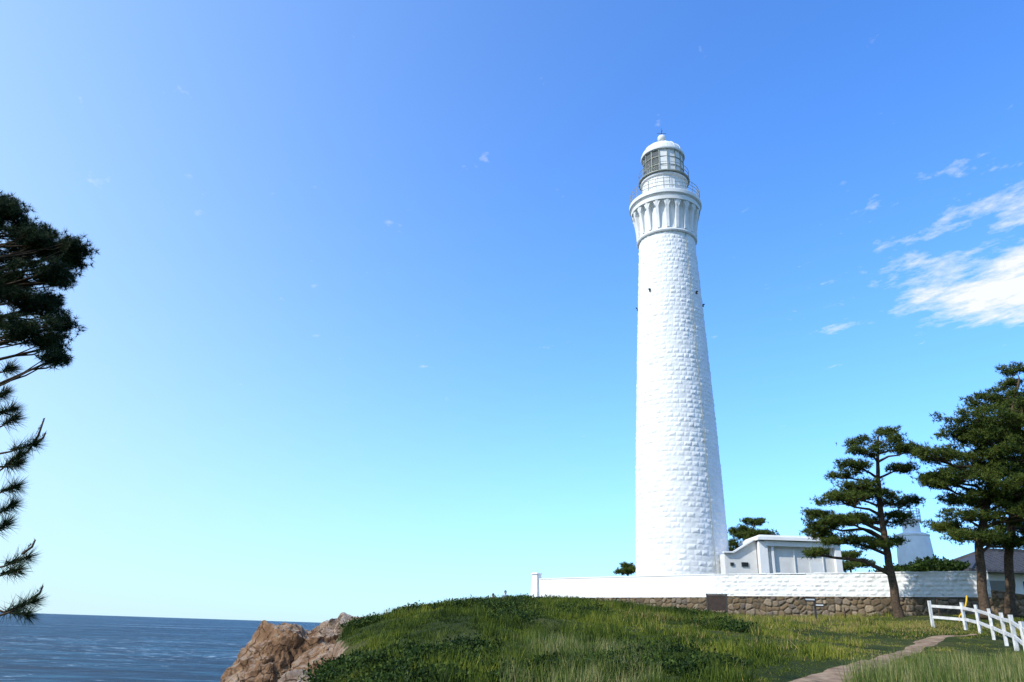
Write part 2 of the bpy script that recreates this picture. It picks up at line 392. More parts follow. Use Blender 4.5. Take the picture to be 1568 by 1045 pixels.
for zz in(40.56,41.46,42.34,43.2):
    pts=[(LX+rl*math.cos(2*math.pi*k/ns),LY+rl*math.sin(2*math.pi*k/ns),zz) for k in range(ns+1)]; frame.tube(pts,[.045]*(ns+1),6)
frame.obj('lantern_frame',M_metalg,parent=L); white.obj('lantern_blank_panels',M_whitet,parent=L); glass.obj('lantern_panes',M_glass,parent=L)
mb=MB(); prof=[(.5,40.6)]
for k in range(24): prof+= [(.55+.55*math.sin(math.pi*(k+.0)/24)+.04,41.0+k*.085),(.5+.55*math.sin(math.pi*(k+.5)/24),41.04+k*.085)]
mb.lathe(prof,LC,32); auto(mb.obj('fresnel_lens',M_lens,parent=L),20)
mb=MB(); 
for i in range(8):
    a=2*math.pi*i/8; mb.tube([(LX+1.15*math.cos(a),LY+1.15*math.sin(a),40.6),(LX+1.2*math.cos(a),LY+1.2*math.sin(a),42),(LX+.8*math.cos(a),LY+.8*math.sin(a),43)],[.035]*3,6)
mb.lathe([(0.1,40.55),(1.5,40.56),(1.5,40.62),(.1,40.7)],LC,24)
mb.obj('lens_frame',M_brass,parent=L)
mb=MB(); prof=[(1.8,43.1),(2.08,43.14),(2.12,43.24),(2.1,43.36),(2.0,43.4)]
for k in range(1,12):
    q=k/11*math.pi/2*.93; prof.append((1.98*math.cos(q),43.4+1.4*math.sin(q)))
prof+=[(.36,44.86),(.3,45.1),(.26,45.2),(.34,45.26)]
for k in range(0,9):
    q=-math.pi/2*.7+k/8*(math.pi/2*.7+math.pi/2); prof.append((max(.02,.42*math.cos(q)),45.62+.4*math.sin(q)))
mb.lathe(prof,LC,64); auto(mb.obj('dome_roof_and_ventilator',M_whitet,parent=L),40)
mb=MB()
for i in range(16):
    a=2*math.pi*i/16; mb.tube([(LX+1.99*math.cos(q)*math.cos(a),LY+1.99*math.cos(q)*math.sin(a),43.42+1.4*math.sin(q)) for q in [k/6*1.4 for k in range(7)]],[.025]*7,5)
auto(mb.obj('dome_seams',M_whitet,parent=L))
mb=MB(); mb.tube([(LX,LY,45.9),(LX,LY,46.9)],[.025,.012],6); mb.beam((LX-.45,LY,46.25),(LX+.45,LY,46.25),.03,.03); mb.beam((LX,LY-.4,46.35),(LX,LY+.4,46.35),.03,.03)
mb.obj('lightning_rod',M_dark,parent=L)
mb=MB(); az=view+math.radians(40)
pts=[(LX+(rad(q)+.07)*math.cos(az),LY+(rad(q)+.07)*math.sin(az),q) for q in np.linspace(2.5,33.9,60)]
mb.tube(pts,[.03]*60,5)
mb.obj('lightning_conductor',M_metalg,parent=L)
mw=MB()
for daz,zz in ((-.62,28.2),(.95,28.0),(1.45,27.3),(-1.45,27.3)):
    q=view+daz; r_=float(rad(zz)); c=(LX+r_*math.cos(q),LY+r_*math.sin(q),zz)
    mw.box(c,(.18,.13,.2),q); mw.box((c[0]+.1*math.cos(q),c[1]+.1*math.sin(q),zz+.12),(.16,.2,.04),q)
mw.obj('wall_lamps',M_dark,parent=L)

# ---------------------------------------------------------------- walls
def panel(name,p0,p1,z0,z1,nout,relief,mat_,parent,step=.04,zfun=None,attr=None):
    p0=np.array(p0);p1=np.array(p1); Ln=np.hypot(*(p1-p0)); d=(p1-p0)/Ln
    u=np.linspace(0,Ln,int(Ln/step)+1); v=np.linspace(0,1,int((z1-z0)/step)+1); U,Vv=np.meshgrid(u,v)
    top=z1 if zfun is None else zfun(U); Zz=z0+(top-z0)*Vv
    rel,at=relief(U,Zz)
    Xp=p0[0]+d[0]*U+nout[0]*rel; Yp=p0[1]+d[1]*U+nout[1]*rel
    n1_,n2_=U.shape; I=np.arange(n1_*n2_).reshape(n1_,n2_)
    F=np.stack([I[:-1,:-1],I[:-1,1:],I[1:,1:],I[1:,:-1]],-1).reshape(-1,4)
    return np_mesh(name,np.stack([Xp,Yp,Zz],-1).reshape(-1,3),F,mat_,True,parent,{'cellv':at.ravel()} if at is not None else None)
def rubble(seed,sx_=2.3,sz_=2.9):
    def f(U,Z):
        wx=U*sx_+.5*fbm(U*1.5,Z*1.5,2,seed+3); wz=Z*sz_+.5*fbm(U*1.5+9,Z*1.5,2,seed+4)
        d1,d2,idv=cell(wx,wz,seed,.8); e=d2-d1
        rel=.09*sm(.02,.3,e)*(.6+.7*idv)+.03*(fbm(U*7,Z*7,3,seed)-.5)
        return rel,np.where(e<.05,-1.,idv)
    return f
def whiteblk(seed,amp=.05,bw=.62,bh=.34):
    def f(U,Z): return block_relief(U+.15*fbm(U*2,Z*2,2,seed),Z+.12*fbm(U*1.2,Z*1.5,2,seed+1),bw,bh,seed,amp),None
    return f
m,t,b=mat('rubble_retaining_stone',.9,.15); oc=objc(t)
at=t.new('ShaderNodeAttribute'); at.attribute_name='cellv'
c=t.ramp(at.outputs['Fac'],[(0,(.07,.06,.045)),(.02,(.11,.08,.05)),(.35,(.17,.12,.07)),(.6,(.22,.17,.12)),(.8,(.12,.1,.085)),(1,(.3,.23,.15))])
mo=t.math('LESS_THAN',at.outputs['Fac'],-.2); c=t.mix(mo,c,(.1,.09,.07))
n=t.noise(7,6,.7,oc); c=t.mix(.7,c,t.ramp(n,[(.3,(.25,.25,.25)),(.7,(.75,.75,.75))]),'OVERLAY')
t.lk(c,b.inputs['Base Color']); bp=t.new('ShaderNodeBump'); bp.inputs['Strength'].default_value=.6; bp.inputs['Distance'].default_value=.03
t.lk(t.noise(22,5,.7,oc),bp.inputs['Height']); t.lk(bp.outputs[0],b.inputs['Normal']); M_rubble=m

W=empty('compound_wall')
A_=(2.7,65.4); B_=(14.5,54.); C_=(27.9,45.0)
dirR=np.array(C_)-np.array(B_); dirR/=np.hypot(*dirR); nR=(dirR[1],-dirR[0]); 
if nR[1]>0: nR=(-nR[0],-nR[1])
dirL=np.array(B_)-np.array(A_); dirL/=np.hypot(*dirL); nL=(dirL[1],-dirL[0])
if nL[1]>0: nL=(-nL[0],-nL[1])
panel('white_stone_face',B_,C_,2.5,3.9,nR,whiteblk(5,.07,.42,.26),M_white,W)
panel('white_plaster_face',A_,B_,2.4,3.9,nL,lambda U,Z:(.012*(fbm(U*2,Z*2,3,3)-.5)+.006,None),M_plaster,W,.08)
def body(name,p,q,z0,z1,n,th,mat_,off=.0,parent=W):
    p=np.array(p);q=np.array(q);n=np.array(n); a_=p+n*off;b_=q+n*off;c_=b_-n*th;d_=a_-n*th
    py_mesh(name,[(*a_,z0),(*b_,z0),(*c_,z0),(*d_,z0),(*a_,z1),(*b_,z1),(*c_,z1),(*d_,z1)],[(3,2,1,0),(4,5,6,7),(0,1,5,4),(1,2,6,5),(2,3,7,6),(3,0,4,7)],mat_,False,parent)
body('wall_core_right',B_,C_,2.2,3.88,nR,.45,M_white,-.02)
body('wall_core_left',A_,B_,2.2,3.88,nL,.45,M_plaster,-.02)
def coping(name,p,q,z0,n,mat_,out=.07,h=.1,seg=.7,amp=.012):
    p=np.array(p);q=np.array(q);n=np.array(n);Ln=np.hypot(*(q-p));k=max(2,int(Ln/seg)); mb=MB()
    for i in range(k):
        s0=p+(q-p)*(i/k)+ (q-p)/Ln*.004; s1=p+(q-p)*((i+1)/k); o=out+random.uniform(-amp,amp); hz=h+random.uniform(-amp,amp); th=.55
        a_=s0+n*o;b_=s1+n*o;c_=b_-n*(th+out);d_=a_-n*(th+out)
        mb.add([(*a_,z0),(*b_,z0),(*c_,z0),(*d_,z0),(*a_,z0+hz),(*b_,z0+hz),(*c_,z0+hz),(*d_,z0+hz)],[(3,2,1,0),(4,5,6,7),(0,1,5,4),(1,2,6,5),(2,3,7,6),(3,0,4,7)])
    mb.obj(name,mat_,parent=W)
coping('coping_right',B_,C_,3.885,nR,M_white,.05,.07,.5,.025)
coping('coping_left',np.array(A_)+dirL*.3,B_,3.885,nL,M_plaster,.04,.07,2.2,.004)
mb=MB(); pa=np.array(A_); th=math.atan2(dirL[1],dirL[0])
mb.box((pa[0],pa[1]+.1,3.2),(.75,.75,2.2),th,(.72,.72)); mb.box((pa[0],pa[1]+.1,4.34),(.72,.72,.12),th,(.8,.8))
mb.obj('end_pillar',M_plaster,parent=W)
body('side_wall',pa,pa+np.array([.72,.69])*14,2.2,3.9,(-.69,.72),.45,M_plaster,0)
RW=empty('retaining_wall')
off=.1
pB=np.array(B_)+np.array(nR)*off*.6+np.array(nL)*off*.6
panel('rubble_face_right',pB,np.array(C_)+np.array(nR)*off,.3,2.5,nR,rubble(3),M_rubble,RW)
panel('rubble_face_left',np.array(A_)+np.array(nL)*off,pB,.3,2.42,nL,rubble(9),M_rubble,RW)
E_=np.array([35.8,39.8])
panel('rubble_face_ramp',np.array(C_)+np.array(nR)*off,E_,.3,2.9,nR,rubble(14),M_rubble,RW,.05,lambda U:2.9-.16*U)
for nm,p,q,n,z1 in(('ledge_right',pB,np.array(C_)+np.array(nR)*off,nR,2.5),('ledge_left',np.array(A_)+np.array(nL)*off,pB,nL,2.42)):
    body(nm,p,q,.3,z1-.004,n,.5,M_rubble,-.005,RW)

# ---------------------------------------------------------------- buildings
K=empty('keepers_building')
bx0,bx1,by=18.7,24.7,57.
mb=MB()
mb.box(((bx0+bx1)/2,by+2.2,4.45),(bx1-bx0-.1,4,4.3))
mb.obj('walls',M_creamwall,parent=K)
mb=MB()
mb.box((bx0+.3,by+.05,4.45),(.6,.35,4.3)); mb.box((bx1-.22,by+.05,4.45),(.44,.35,4.3))
mb.box((bx0+1.0,by+.08,4.45),(.16,.22,4.3))
mb.box(((bx0+bx1)/2,by+.02,6.45),(bx1-bx0-1.0,.4,.36))
mb.box(((bx0+bx1)/2,by+2.0,6.78),(bx1-bx0+.3,4.9,.22)); mb.box(((bx0+bx1)/2,by+2.0,6.97),(bx1-bx0-.1,4.5,.14))
mb.box((bx0+2.6,by+.13,4.2),(.07,.06,3.6));mb.box((bx1-1.3,by+.13,4.2),(.07,.06,3.6))
mb.obj('frame_and_parapet',M_plaster,parent=K)
mb=MB(); V=[(bx0-2.4,by+.6,2.3),(bx0-.01,by+.6,2.3),(bx0-.01,by+.6,6.7),(bx0-.1,by+.6,6.7),(bx0-1.7,by+.6,5.75),(bx0-2.4,by+.6,5.7)]
V+=[(x,y+2.5,z_) for x,y,z_ in V]; mb.add(V,[(0,1,2,3,4,5),(11,10,9,8,7,6)]+[(k,k+6,(k+1)%6+6,(k+1)%6) for k in range(6)])
mb.obj('side_annex',M_creamwall,parent=K)
mb=MB(); mb.beam((bx0-1.75,by+.55,5.82),(bx0-.1,by+.55,6.8),.4,.1); mb.beam((bx0-2.5,by+.55,5.78),(bx0-1.72,by+.55,5.8),.4,.1)
mb.obj('annex_coping',M_plaster,parent=K)
mb=MB(); mb.box((bx0-.95,by+.57,4.95),(.5,.1,.3)); mb.box((bx0-1.9,by+.57,4.95),(.25,.1,.22)); mb.obj('annex_windows',M_win,parent=K)
mb=MB(); 
for i in range(3): mb.box((bx0+3.4+i*.06,by+.15,3.4),(.05,.04,1.2))
mb.box((bx0+4.2,by+.14,4.0),(1.0,.05,2.4)); mb.obj('door_panel',M_whitet,parent=K)

T=empty('small_signal_tower'); tc=(39.8,75)
mb=MB(); mb.lathe([(1.75,2.3),(1.62,7.6),(1.5,9.3),(1.46,9.55),(1.52,9.6),(1.52,9.75),(.82,10.0),(.8,10.1),(.78,11.0),(.98,11.1),(1.0,11.22),(.1,11.24)],tc,40); auto(mb.obj('tower_body',M_whitet,parent=T))
mb=MB()
for i in range(10):
    q=2*math.pi*i/10; mb.tube([(tc[0]+.95*math.cos(q),tc[1]+.95*math.sin(q),11.2),(tc[0]+.95*math.cos(q),tc[1]+.95*math.sin(q),12.2)],[.035,.035],5)
for zz in(11.55,11.88,12.2): mb.tube([(tc[0]+.95*math.cos(2*math.pi*k/24),tc[1]+.95*math.sin(2*math.pi*k/24),zz) for k in range(25)],[.03]*25,5)
mb.lathe([(.2,11.2),(.22,11.8),(.26,11.85),(.12,12.05),(.02,12.1)],tc,16)
mb.obj('tower_railing_and_lamp',M_metalg,parent=T)

H=empty('tiled_roof_house')
x0,x1,y0,y1=35.4,50,58.5,66
mb=MB(); mb.box(((x0+x1)/2,(y0+y1)/2,3.7),(x1-x0,y1-y0,2.9)); mb.obj('walls',M_creamwall,parent=H)
mb=MB(); e=.9; V=[(x0-e,y0-e,5.1),(x1+e,y0-e,5.1),(x1+e,y1+e,5.1),(x0-e,y1+e,5.1),(x0+3.2,(y0+y1)/2,7.05),(x1-3.2,(y0+y1)/2,7.05),(x0-e,y0-e,4.98),(x1+e,y0-e,4.98),(x1+e,y1+e,4.98),(x0-e,y1+e,4.98)]
mb.add(V,[(0,1,5,4),(1,2,5),(2,3,4,5),(3,0,4),(0,6,7,1),(1,7,8,2),(2,8,9,3),(3,9,6,0),(9,8,7,6)])
mb.beam((x0+3.0,(y0+y1)/2,7.1),(x1-3.0,(y0+y1)/2,7.1),.35,.22)
for cx,cy,ex in((x0-e,y0-e,x0+3.2),(x0-e,y1+e,x0+3.2)): mb.beam((cx,cy,5.16),(ex,(y0+y1)/2,7.1),.22,.16)
for i in range(40):
    xx=x0-.6+i*.39; tz=min(1,max(.05,(xx-x0+e)/4.1)); 
    mb.beam((xx,y0-e,5.13),(xx,y0-e+tz*((y1-y0)/2+e),5.13+tz*1.95),.09,.06)
mb.obj('roof',M_roof,parent=H)
mb=MB(); 
for i in range(5): mb.box((x0+1.5+i*2.6,y0-.01,3.9),(1.4,.08,1.1))
mb.obj('windows',M_win,parent=H)

# ---------------------------------------------------------------- pine foliage
def needles(C,n,Ln,w,up=.5,dirs=None,spread=1.0,taper=True):
    N=len(C); C=np.repeat(C,n,0)
    d=rng.normal(size=(N*n,3))*spread; d[:,2]+=up
    if dirs is not None: d+=np.repeat(dirs,n,0)
    d/=np.linalg.norm(d,axis=1,keepdims=True)+1e-9
    s=np.cross(d,rng.normal(size=d.shape)); s/=np.linalg.norm(s,axis=1,keepdims=True)+1e-9
    l=(Ln*rng.uniform(.65,1.15,size=(N*n,1)))
    V=np.stack([C-s*w/2,C+s*w/2,C+d*l],1).reshape(-1,3); F=np.arange(N*n*3).reshape(-1,3)
    return V,F
def pine(name,trunk,pads,needle=(.2,.035,9),per=26,clr=.33,mat_=None,limb=.09,seed=1,twigs=True,cl_k=13,flat=.45):
    rr=random.Random(seed); T=empty(name)
    mb=MB(); tp=[Vector(p[:3]) for p in trunk]
    pts=[];rads=[]
    for i in range(len(tp)-1):
        for k in range(5):
            f=k/5; p0=tp[max(i-1,0)];p1=tp[i];p2=tp[i+1];p3=tp[min(i+2,len(tp)-1)]
            q=.5*((2*p1)+(p2-p0)*f+(2*p0-5*p1+4*p2-p3)*f*f+(3*p1-p0-3*p2+p3)*f**3)
            pts.append(q+Vector((rr.uniform(-1,1),rr.uniform(-1,1),0))*trunk[i][3]*.15); rads.append(trunk[i][3]*(1-f)+trunk[i+1][3]*f)
    pts.append(tp[-1]);rads.append(trunk[-1][3])
    rads[0]*=1.5; rads[1]*=1.15
    mb.tube(pts,rads,10)
    Cs=[]
    for pd in pads:
        x,y,z,a,h=pd[:5]; c=Vector((x,y,z))
        best=min(range(len(pts)),key=lambda i:abs(pts[i].z-(z-.22*(pts[i]-c).length-.1))+.15*(pts[i]-c).length)
        s=pts[best]; Ld=(c-s).length
        mid1=s.lerp(c,.35)+Vector((rr.uniform(-.1,.1),rr.uniform(-.1,.1),rr.uniform(.0,.18)))*Ld*.5
        mid2=s.lerp(c,.7)+Vector((rr.uniform(-.1,.1),rr.uniform(-.1,.1),rr.uniform(-.12,.06)))*Ld*.5
        r0=min(limb*(.5+.25*Ld),rads[best]*.8)
        end=c-Vector((0,0,h*.4)); mb.tube([s,mid1,mid2,end],[r0,r0*.7,r0*.5,r0*.25],6,False)
        ncl=int(cl_k*a+4)
        for k in range(ncl):
            ang=rr.uniform(0,2*math.pi); q=math.sqrt(rr.random())*(1.15 if rr.random()<.2 else 1); 
            zz=(rr.uniform(-.6,1))*h*(1-.55*q*q)
            cc=c+Vector((math.cos(ang)*q*a,math.sin(ang)*q*a,zz))
            if twigs and rr.random()<.6:
                st=mid2.lerp(end,rr.random()); mb.tube([st,st.lerp(cc,.5)+Vector((0,0,-.04)),cc],[r0*.3,r0*.2,r0*.1],4,False)
            n=int(per*rr.uniform(.6,1.3)); g=rng.normal(size=(n,3))*np.array([clr,clr,clr*flat])*.6
            Cs.append(np.array(cc)+g)
    mb.obj('trunk_and_limbs',M_bark,True,T)
    Cc=np.concatenate(Cs); V,F=needles(Cc,needle[2],needle[0],needle[1],.55)
    np_mesh('needle_foliage',V,F,mat_ or M_pine,False,T)
    return T
def dep(lst,y,k,seed,extra=0):
    rr=random.Random(seed); out=[]
    for x,z,a,h in lst:
        yy=y+rr.uniform(-k,k); s=yy/y
        out.append((x*s,yy,z*s,a*.9,h))
        if extra and rr.random()<extra:
            yy=y+rr.choice((-1,1))*rr.uniform(.5*k,k); s=yy/y
            out.append(((x+rr.uniform(-.6,.6)*a)*s,yy,(z+rr.uniform(-.35,.25))*s,a*.7,h*.8))
    return out
P1=[(21.65,10.95,1.5,.4),(22.3,11.55,.45,.22),(23.4,10.5,.8,.25),(20.0,9.4,1.0,.25),(19.35,8.85,.8,.2),(22.8,9.35,.8,.2),(20.1,8.25,1.1,.25),(22.3,7.45,1.4,.32),(19.2,7.4,1.6,.4),(17.6,6.55,.9,.25),(21.0,7.75,1.1,.3),(18.1,6.05,1.3,.4),(19.7,6.25,1.4,.4),(21.9,6.35,1.5,.35),(18.9,5.15,1.5,.4),(17.2,4.45,.7,.2),(20.6,5.0,1.1,.35),(17.6,5.5,1.0,.3),(21.0,10.3,1.0,.3)]
pine('pine_tree',[(21.44,43,.8,.27),(21.32,43,2.73,.23),(21.25,43,4.46,.2),(21.22,43,6.6,.16),(21.39,43,9.2,.11),(21.7,43,11.2,.05)],dep(P1,43,1.7,3,.35),seed=3)
P2=[(29.3,14.9,.6,.35),(28.6,13.9,.8,.35),(27.6,13.1,1.6,.4),(26.6,12.0,2.0,.5),(28.2,11.6,1.8,.6),(25.4,11.0,1.2,.4),(26.3,10.1,2.3,.6),(28.2,9.8,1.6,.6),(24.0,9.6,1.2,.3),(23.4,8.35,1.1,.25),(25.3,8.75,2,.45),(27.3,8.1,1.8,.6),(25.8,7.35,1.8,.45),(24.6,6.4,1.4,.28),(23.4,5.85,.8,.22),(27.4,6.5,1.6,.6),(25.4,5.4,1.6,.4),(27,5,1.2,.4),(29.5,12.6,1.6,.5),(29.6,10.8,1.6,.5),(29.4,8.8,1.6,.5),(29.2,7,1.4,.5),(27.2,10.9,1.8,.6),(26.6,9.2,1.6,.5),(28.2,7.3,1.5,.5),(27.9,12.6,1.4,.5)]
pine('pine_tree',[(24.9,41,1.2,.26),(25.1,41,3.8,.22),(25.4,41,5.4,.2),(26.3,41,7.5,.17),(27.4,41,9.7,.14),(28.4,41,12,.1),(29.4,41,14.4,.05)],dep(P2,41,1.9,5,.7),seed=5)
P3=[(30.2,13.4,1.8,.5),(31.4,12,2,.6),(29.6,11.2,1.6,.5),(31,9.8,2.2,.6),(28.6,8.6,1.4,.4),(30.6,7.6,2,.5),(28.6,6.0,1.4,.4),(30.4,5.6,1.8,.4),(32,14.6,1.5,.5)]
pine('pine_tree',[(27.2,42.5,1.3,.26),(27.7,42.5,4.5,.22),(28.8,42.5,8,.17),(30.2,42.5,11.5,.1),(31.4,42.5,14.5,.05)],dep(P3,42.5,2,9,.6),seed=9)
pine('pine_tree',[(25.7,80,2.3,.25),(25.6,80,6,.2),(25.9,80,11,.05)],dep([(25.9,11.2,1.0,.4),(24.7,10.2,1.4,.5),(26.7,9.8,1.3,.5),(25.3,8.9,2.2,.6),(26.9,8.2,1.5,.6),(24.2,8,1.4,.6),(25.5,7,2.2,.6),(25.4,9.8,1.5,.5)],80,1,2),(.3,.06,9),26,.45,seed=2)
pine('pine_tree',[(35.5,80,2.3,.22),(35.5,80,8,.05)],dep([(35.2,8.1,1.2,.4),(36.4,7.3,1.3,.4),(34.6,6.9,1.3,.4)],80,1,2),(.3,.06,9),26,.45,seed=4)
pine('pine_tree',[(13.0,82,2.3,.15),(12.9,82,6.3,.05)],dep([(12.9,6.45,.6,.2),(12.6,5.9,1.0,.25),(13.4,6.1,.8,.2)],82,.4,2),(.3,.06,9),16,.35,seed=6)
PL=[(-6.2,4.62,.16,.1),(-6.12,4.3,.24,.16),(-5.58,4.02,.27,.11),(-5.22,3.9,.15,.08),(-5.57,3.72,.33,.12),(-5.95,3.87,.28,.2),(-5.36,3.64,.15,.07),(-5.75,3.38,.28,.11),(-5.4,3.25,.24,.08),(-5.1,3.07,.13,.05),(-5.42,3.02,.27,.08),(-5.15,2.84,.13,.05),(-6.5,4.35,.3,.2),(-6.3,3.6,.3,.25),(-6.9,4.4,.4,.3),(-7.2,4,.5,.3),(-5.8,4.12,.24,.12),(-6.05,3.12,.25,.1),(-5.95,3.5,.28,.15)]
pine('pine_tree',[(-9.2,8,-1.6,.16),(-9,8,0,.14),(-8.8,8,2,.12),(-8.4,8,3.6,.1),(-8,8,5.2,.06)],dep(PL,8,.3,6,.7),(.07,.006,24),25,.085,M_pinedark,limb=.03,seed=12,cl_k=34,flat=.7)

# near pine with individual shoots
NP=empty('pine_tree'); mb=MB()
tr=[(-5.0,5,-1.6),(-4.9,5.05,-.4),(-4.75,5,.8),(-4.6,4.9,2.0)]
mb.tube(tr,[.09,.08,.06,.03],10)
shoots=[((-3.442,.82),(-3.231,1.01)),((-3.48,.969),(-3.128,1.08)),((-3.415,.715),(-3.203,.78)),((-3.371,.55),(-3.198,.675)),((-3.33,.425),(-3.218,.55)),((-3.295,.24),(-2.998,.345)),((-3.28,.2),(-3.052,.26)),((-3.207,-.05),(-2.889,.09)),((-3.23,.03),(-2.90,-.02)),((-3.578,1.555),(-3.48,1.59)),((-3.545,1.235),(-3.377,1.305)),((-3.50,1.15),(-3.345,1.24)),((-3.62,1.3),(-3.46,1.42)),((-3.4,.9),(-3.25,.93))]
Vs=[];Fs=[];cnt=0
rr=random.Random(4)
for i,(a_,b_) in enumerate(shoots):
    y=5+rr.uniform(-.15,.15); s=y/5
    A=Vector((a_[0]*s,y,a_[1]*s)); Bv=Vector((b_[0]*s,y,b_[1]*s)); zc=A.z-.25
    Bv=A.lerp(Bv,.82); mid=A.lerp(Bv,.5)
    st=Vector((-4.75,5,min(1.8,max(-1,zc)))); mb.tube([st,st.lerp(A,.5)+Vector((0,rr.uniform(-.1,.1),.03)),A,mid+Vector((0,0,-.012)),Bv],[.018,.013,.008,.006,.004],6,False)
    d=(Bv-A).normalized(); n=200
    tt=rng.uniform(0.35,1,size=n)**.7; base=np.array(A)[None]+np.array(Bv-A)[None]*tt[:,None]
    V,F=needles(base,1,.11,.0042,.0,np.tile(np.array(d)*1.0,(n,1)),.8); Vs.append(V);Fs.append(F+cnt);cnt+=len(V)
    n=90; base=np.tile(np.array(Bv),(n,1)); V,F=needles(base,1,.1,.0042,.1,np.tile(np.array(d)*1.1,(n,1)),.7); Vs.append(V);Fs.append(F+cnt);cnt+=len(V)
for a_,b_ in (((-3.22,1.0),(-3.165,1.24)),((-3.08,.35),(-3.02,.44)),((-2.97,.07),(-2.9,.16)),((-3.2,1.06),(-3.13,1.14))):
    mb.tube([(a_[0],5,a_[1]),(b_[0]-.01,5,(a_[1]+b_[1])/2),(b_[0],5,b_[1])],[.008,.008,.005],6)
    n=60; tt=rng.uniform(0,1,n)[:,None]; base=np.array([a_[0],5,a_[1]])*(1-tt)+np.array([b_[0],5,b_[1]])*tt
    V,F=needles(base,1,.022,.003,1.2,None,.6); Vs.append(V);Fs.append(F+cnt);cnt+=len(V)
mb.obj('trunk_and_shoots',M_bark,True,NP)
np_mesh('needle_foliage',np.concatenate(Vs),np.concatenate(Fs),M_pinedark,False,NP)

# ---------------------------------------------------------------- leafy masses
def leaves(name,blobs,n,size,mat_):
    Cs=[]
    tot=sum(b_[3]*b_[4] for b_ in blobs)
    for x,y,z,a_,b_,c_ in blobs:
        k=int(n*(a_*b_)/tot)+20; v=rng.normal(size=(k,3)); v/=np.linalg.norm(v,axis=1,keepdims=True); v*=rng.uniform(.6,1.08,size=(k,1)); v[:,2]=np.abs(v[:,2])*1.2-.2
        v*=1+.35*np.sin(v[:,[0]]*7+x*3)*np.sin(v[:,[1]]*6+y*5)
        Cs.append(np.array([x,y,z])+v*np.array([a_,b_,c_]))
    C=np.concatenate(Cs); N=len(C)
    d=rng.normal(size=(N,3)); d[:,2]+=.3; d/=np.linalg.norm(d,axis=1,keepdims=True); s=np.cross(d,rng.normal(size=d.shape)); s/=np.linalg.norm(s,axis=1,keepdims=True)
    l=size*rng.uniform(.6,1.3,size=(N,1)); V=np.stack([C,C+d*l*.5+s*l*.28,C+d*l,C+d*l*.5-s*l*.28],1).reshape(-1,3)
    np_mesh(name,V,np.arange(N*4).reshape(-1,4),mat_)
rr=random.Random(3)
bl=[]
for i in range(34):
    x=rr.uniform(29.5,37.5); c=1-abs(x-33.5)/5; bl.append((x,61+rr.uniform(-1.5,1.5),3.9+c*2.0*rr.uniform(.5,1),rr.uniform(.6,1),.9,rr.uniform(.5,.85)))
leaves('hedge_shrub',bl,32000,.22,M_bush)
bl=[]
for i in range(1700):
    y=rr.uniform(20,52.8); x=rr.uniform(-.22,.3)*y
    if x<float(edge_x(np.array([y]))[0])+.4: continue
    f=fbm(np.array([x*.25]),np.array([y*.25]),4,77)[0]
    dens=.45 if y>32 else .49
    dens+=.012*max(0,x-3)
    if f<dens: continue
    z=float(height(np.array([x]),np.array([y]))[0]); s=rr.uniform(.22,.8)*(.6+.4*min(1,y/45)); bl.append((x,y,z-.03,s*1.2,s,min(s*.6,.36)))
leaves('low_shrubs',bl,210000,.11,M_bush)

# ---------------------------------------------------------------- path
pc=np.array([(3.5,12),(5.6,16.5),(7.4,19.6),(9.4,22.2),(11.9,25.2),(14.2,28.2),(16.2,30.8),(17.8,32.6),(19.6,33.2)]); pw=np.array([.6,.62,.66,.66,.66,.62,.55,.42,.12])
tt=np.linspace(0,len(pc)-1,150); cx=np.interp(tt,range(len(pc)),pc[:,0]); cy=np.interp(tt,range(len(pc)),pc[:,1]); ww=np.interp(tt,range(len(pc)),pw)
for _ in range(6):
    cx[1:-1]=(cx[:-2]+cx[1:-1]*2+cx[2:])/4; cy[1:-1]=(cy[:-2]+cy[1:-1]*2+cy[2:])/4
tx_=np.gradient(cx);ty_=np.gradient(cy);l=np.hypot(tx_,ty_);nx_=-ty_/l;ny_=tx_/l
wl=ww*(1+1.4*(fbm(tt*.6,tt*0+1,4,5)-.5)*2);wr=ww*(1+1.4*(fbm(tt*.6,tt*0+8,4,6)-.5)*2)
ac=np.linspace(-1,1,15); PX=[];PY=[]
for q in ac:
    w_=np.where(q<0,wl,wr)*q; PX.append(cx+nx_*w_);PY.append(cy+ny_*w_)
PX=np.array(PX);PY=np.array(PY); PZ=height(PX,PY)+.03+.05*(fbm(PX*2,PY*2,3,71)-.5)-.07*(np.abs(ac)[:,None]**4)
I=np.arange(PX.size).reshape(PX.shape); F=np.stack([I[:-1,:-1],I[1:,:-1],I[1:,1:],I[:-1,1:]],-1).reshape(-1,4)
M_path=mottled('sandy_soil',(.13,.085,.05),(.36,.25,.16),2.6,.95,.1,1.0,9)
np_mesh('dirt_path',np.stack([PX,PY,PZ],-1).reshape(-1,3),F[:,::-1],M_path,True)
def path_d(x,y):
    d=np.full(x.shape,99.)
    for i in range(0,150,2): d=np.minimum(d,np.hypot(x-cx[i],y-cy[i])-.5*(wl[i]+wr[i])*.9)
    return d

# ---------------------------------------------------------------- grass
def scatter(n,k0,k1,y0,y1):
    y=np.sqrt(rng.uniform(y0*y0,y1*y1,n)); return rng.uniform(k0,k1,n)*y,y
def blades(x,y,h,w,lean=.35,sink=.03):
    z=height(x,y)-sink; N=len(x); a_=rng.uniform(0,2*np.pi,N); le=rng.normal(size=(N,2))*lean
    b0=np.stack([x-np.cos(a_)*w/2,y-np.sin(a_)*w/2,z],1); b1=np.stack([x+np.cos(a_)*w/2,y+np.sin(a_)*w/2,z],1)
    tp=np.stack([x+le[:,0]*h,y+le[:,1]*h,z+h],1); V=np.stack([b0,b1,tp],1).reshape(-1,3)
    return V,np.arange(N*3).reshape(-1,3)
x,y=scatter(600000,-.3,.72,16,56)
tall=sm(.42,.68,fbm(x*.45,y*.45,4,51)); cl=fbm(x*2.2,y*2.2,2,61); pd=path_d(x,y)
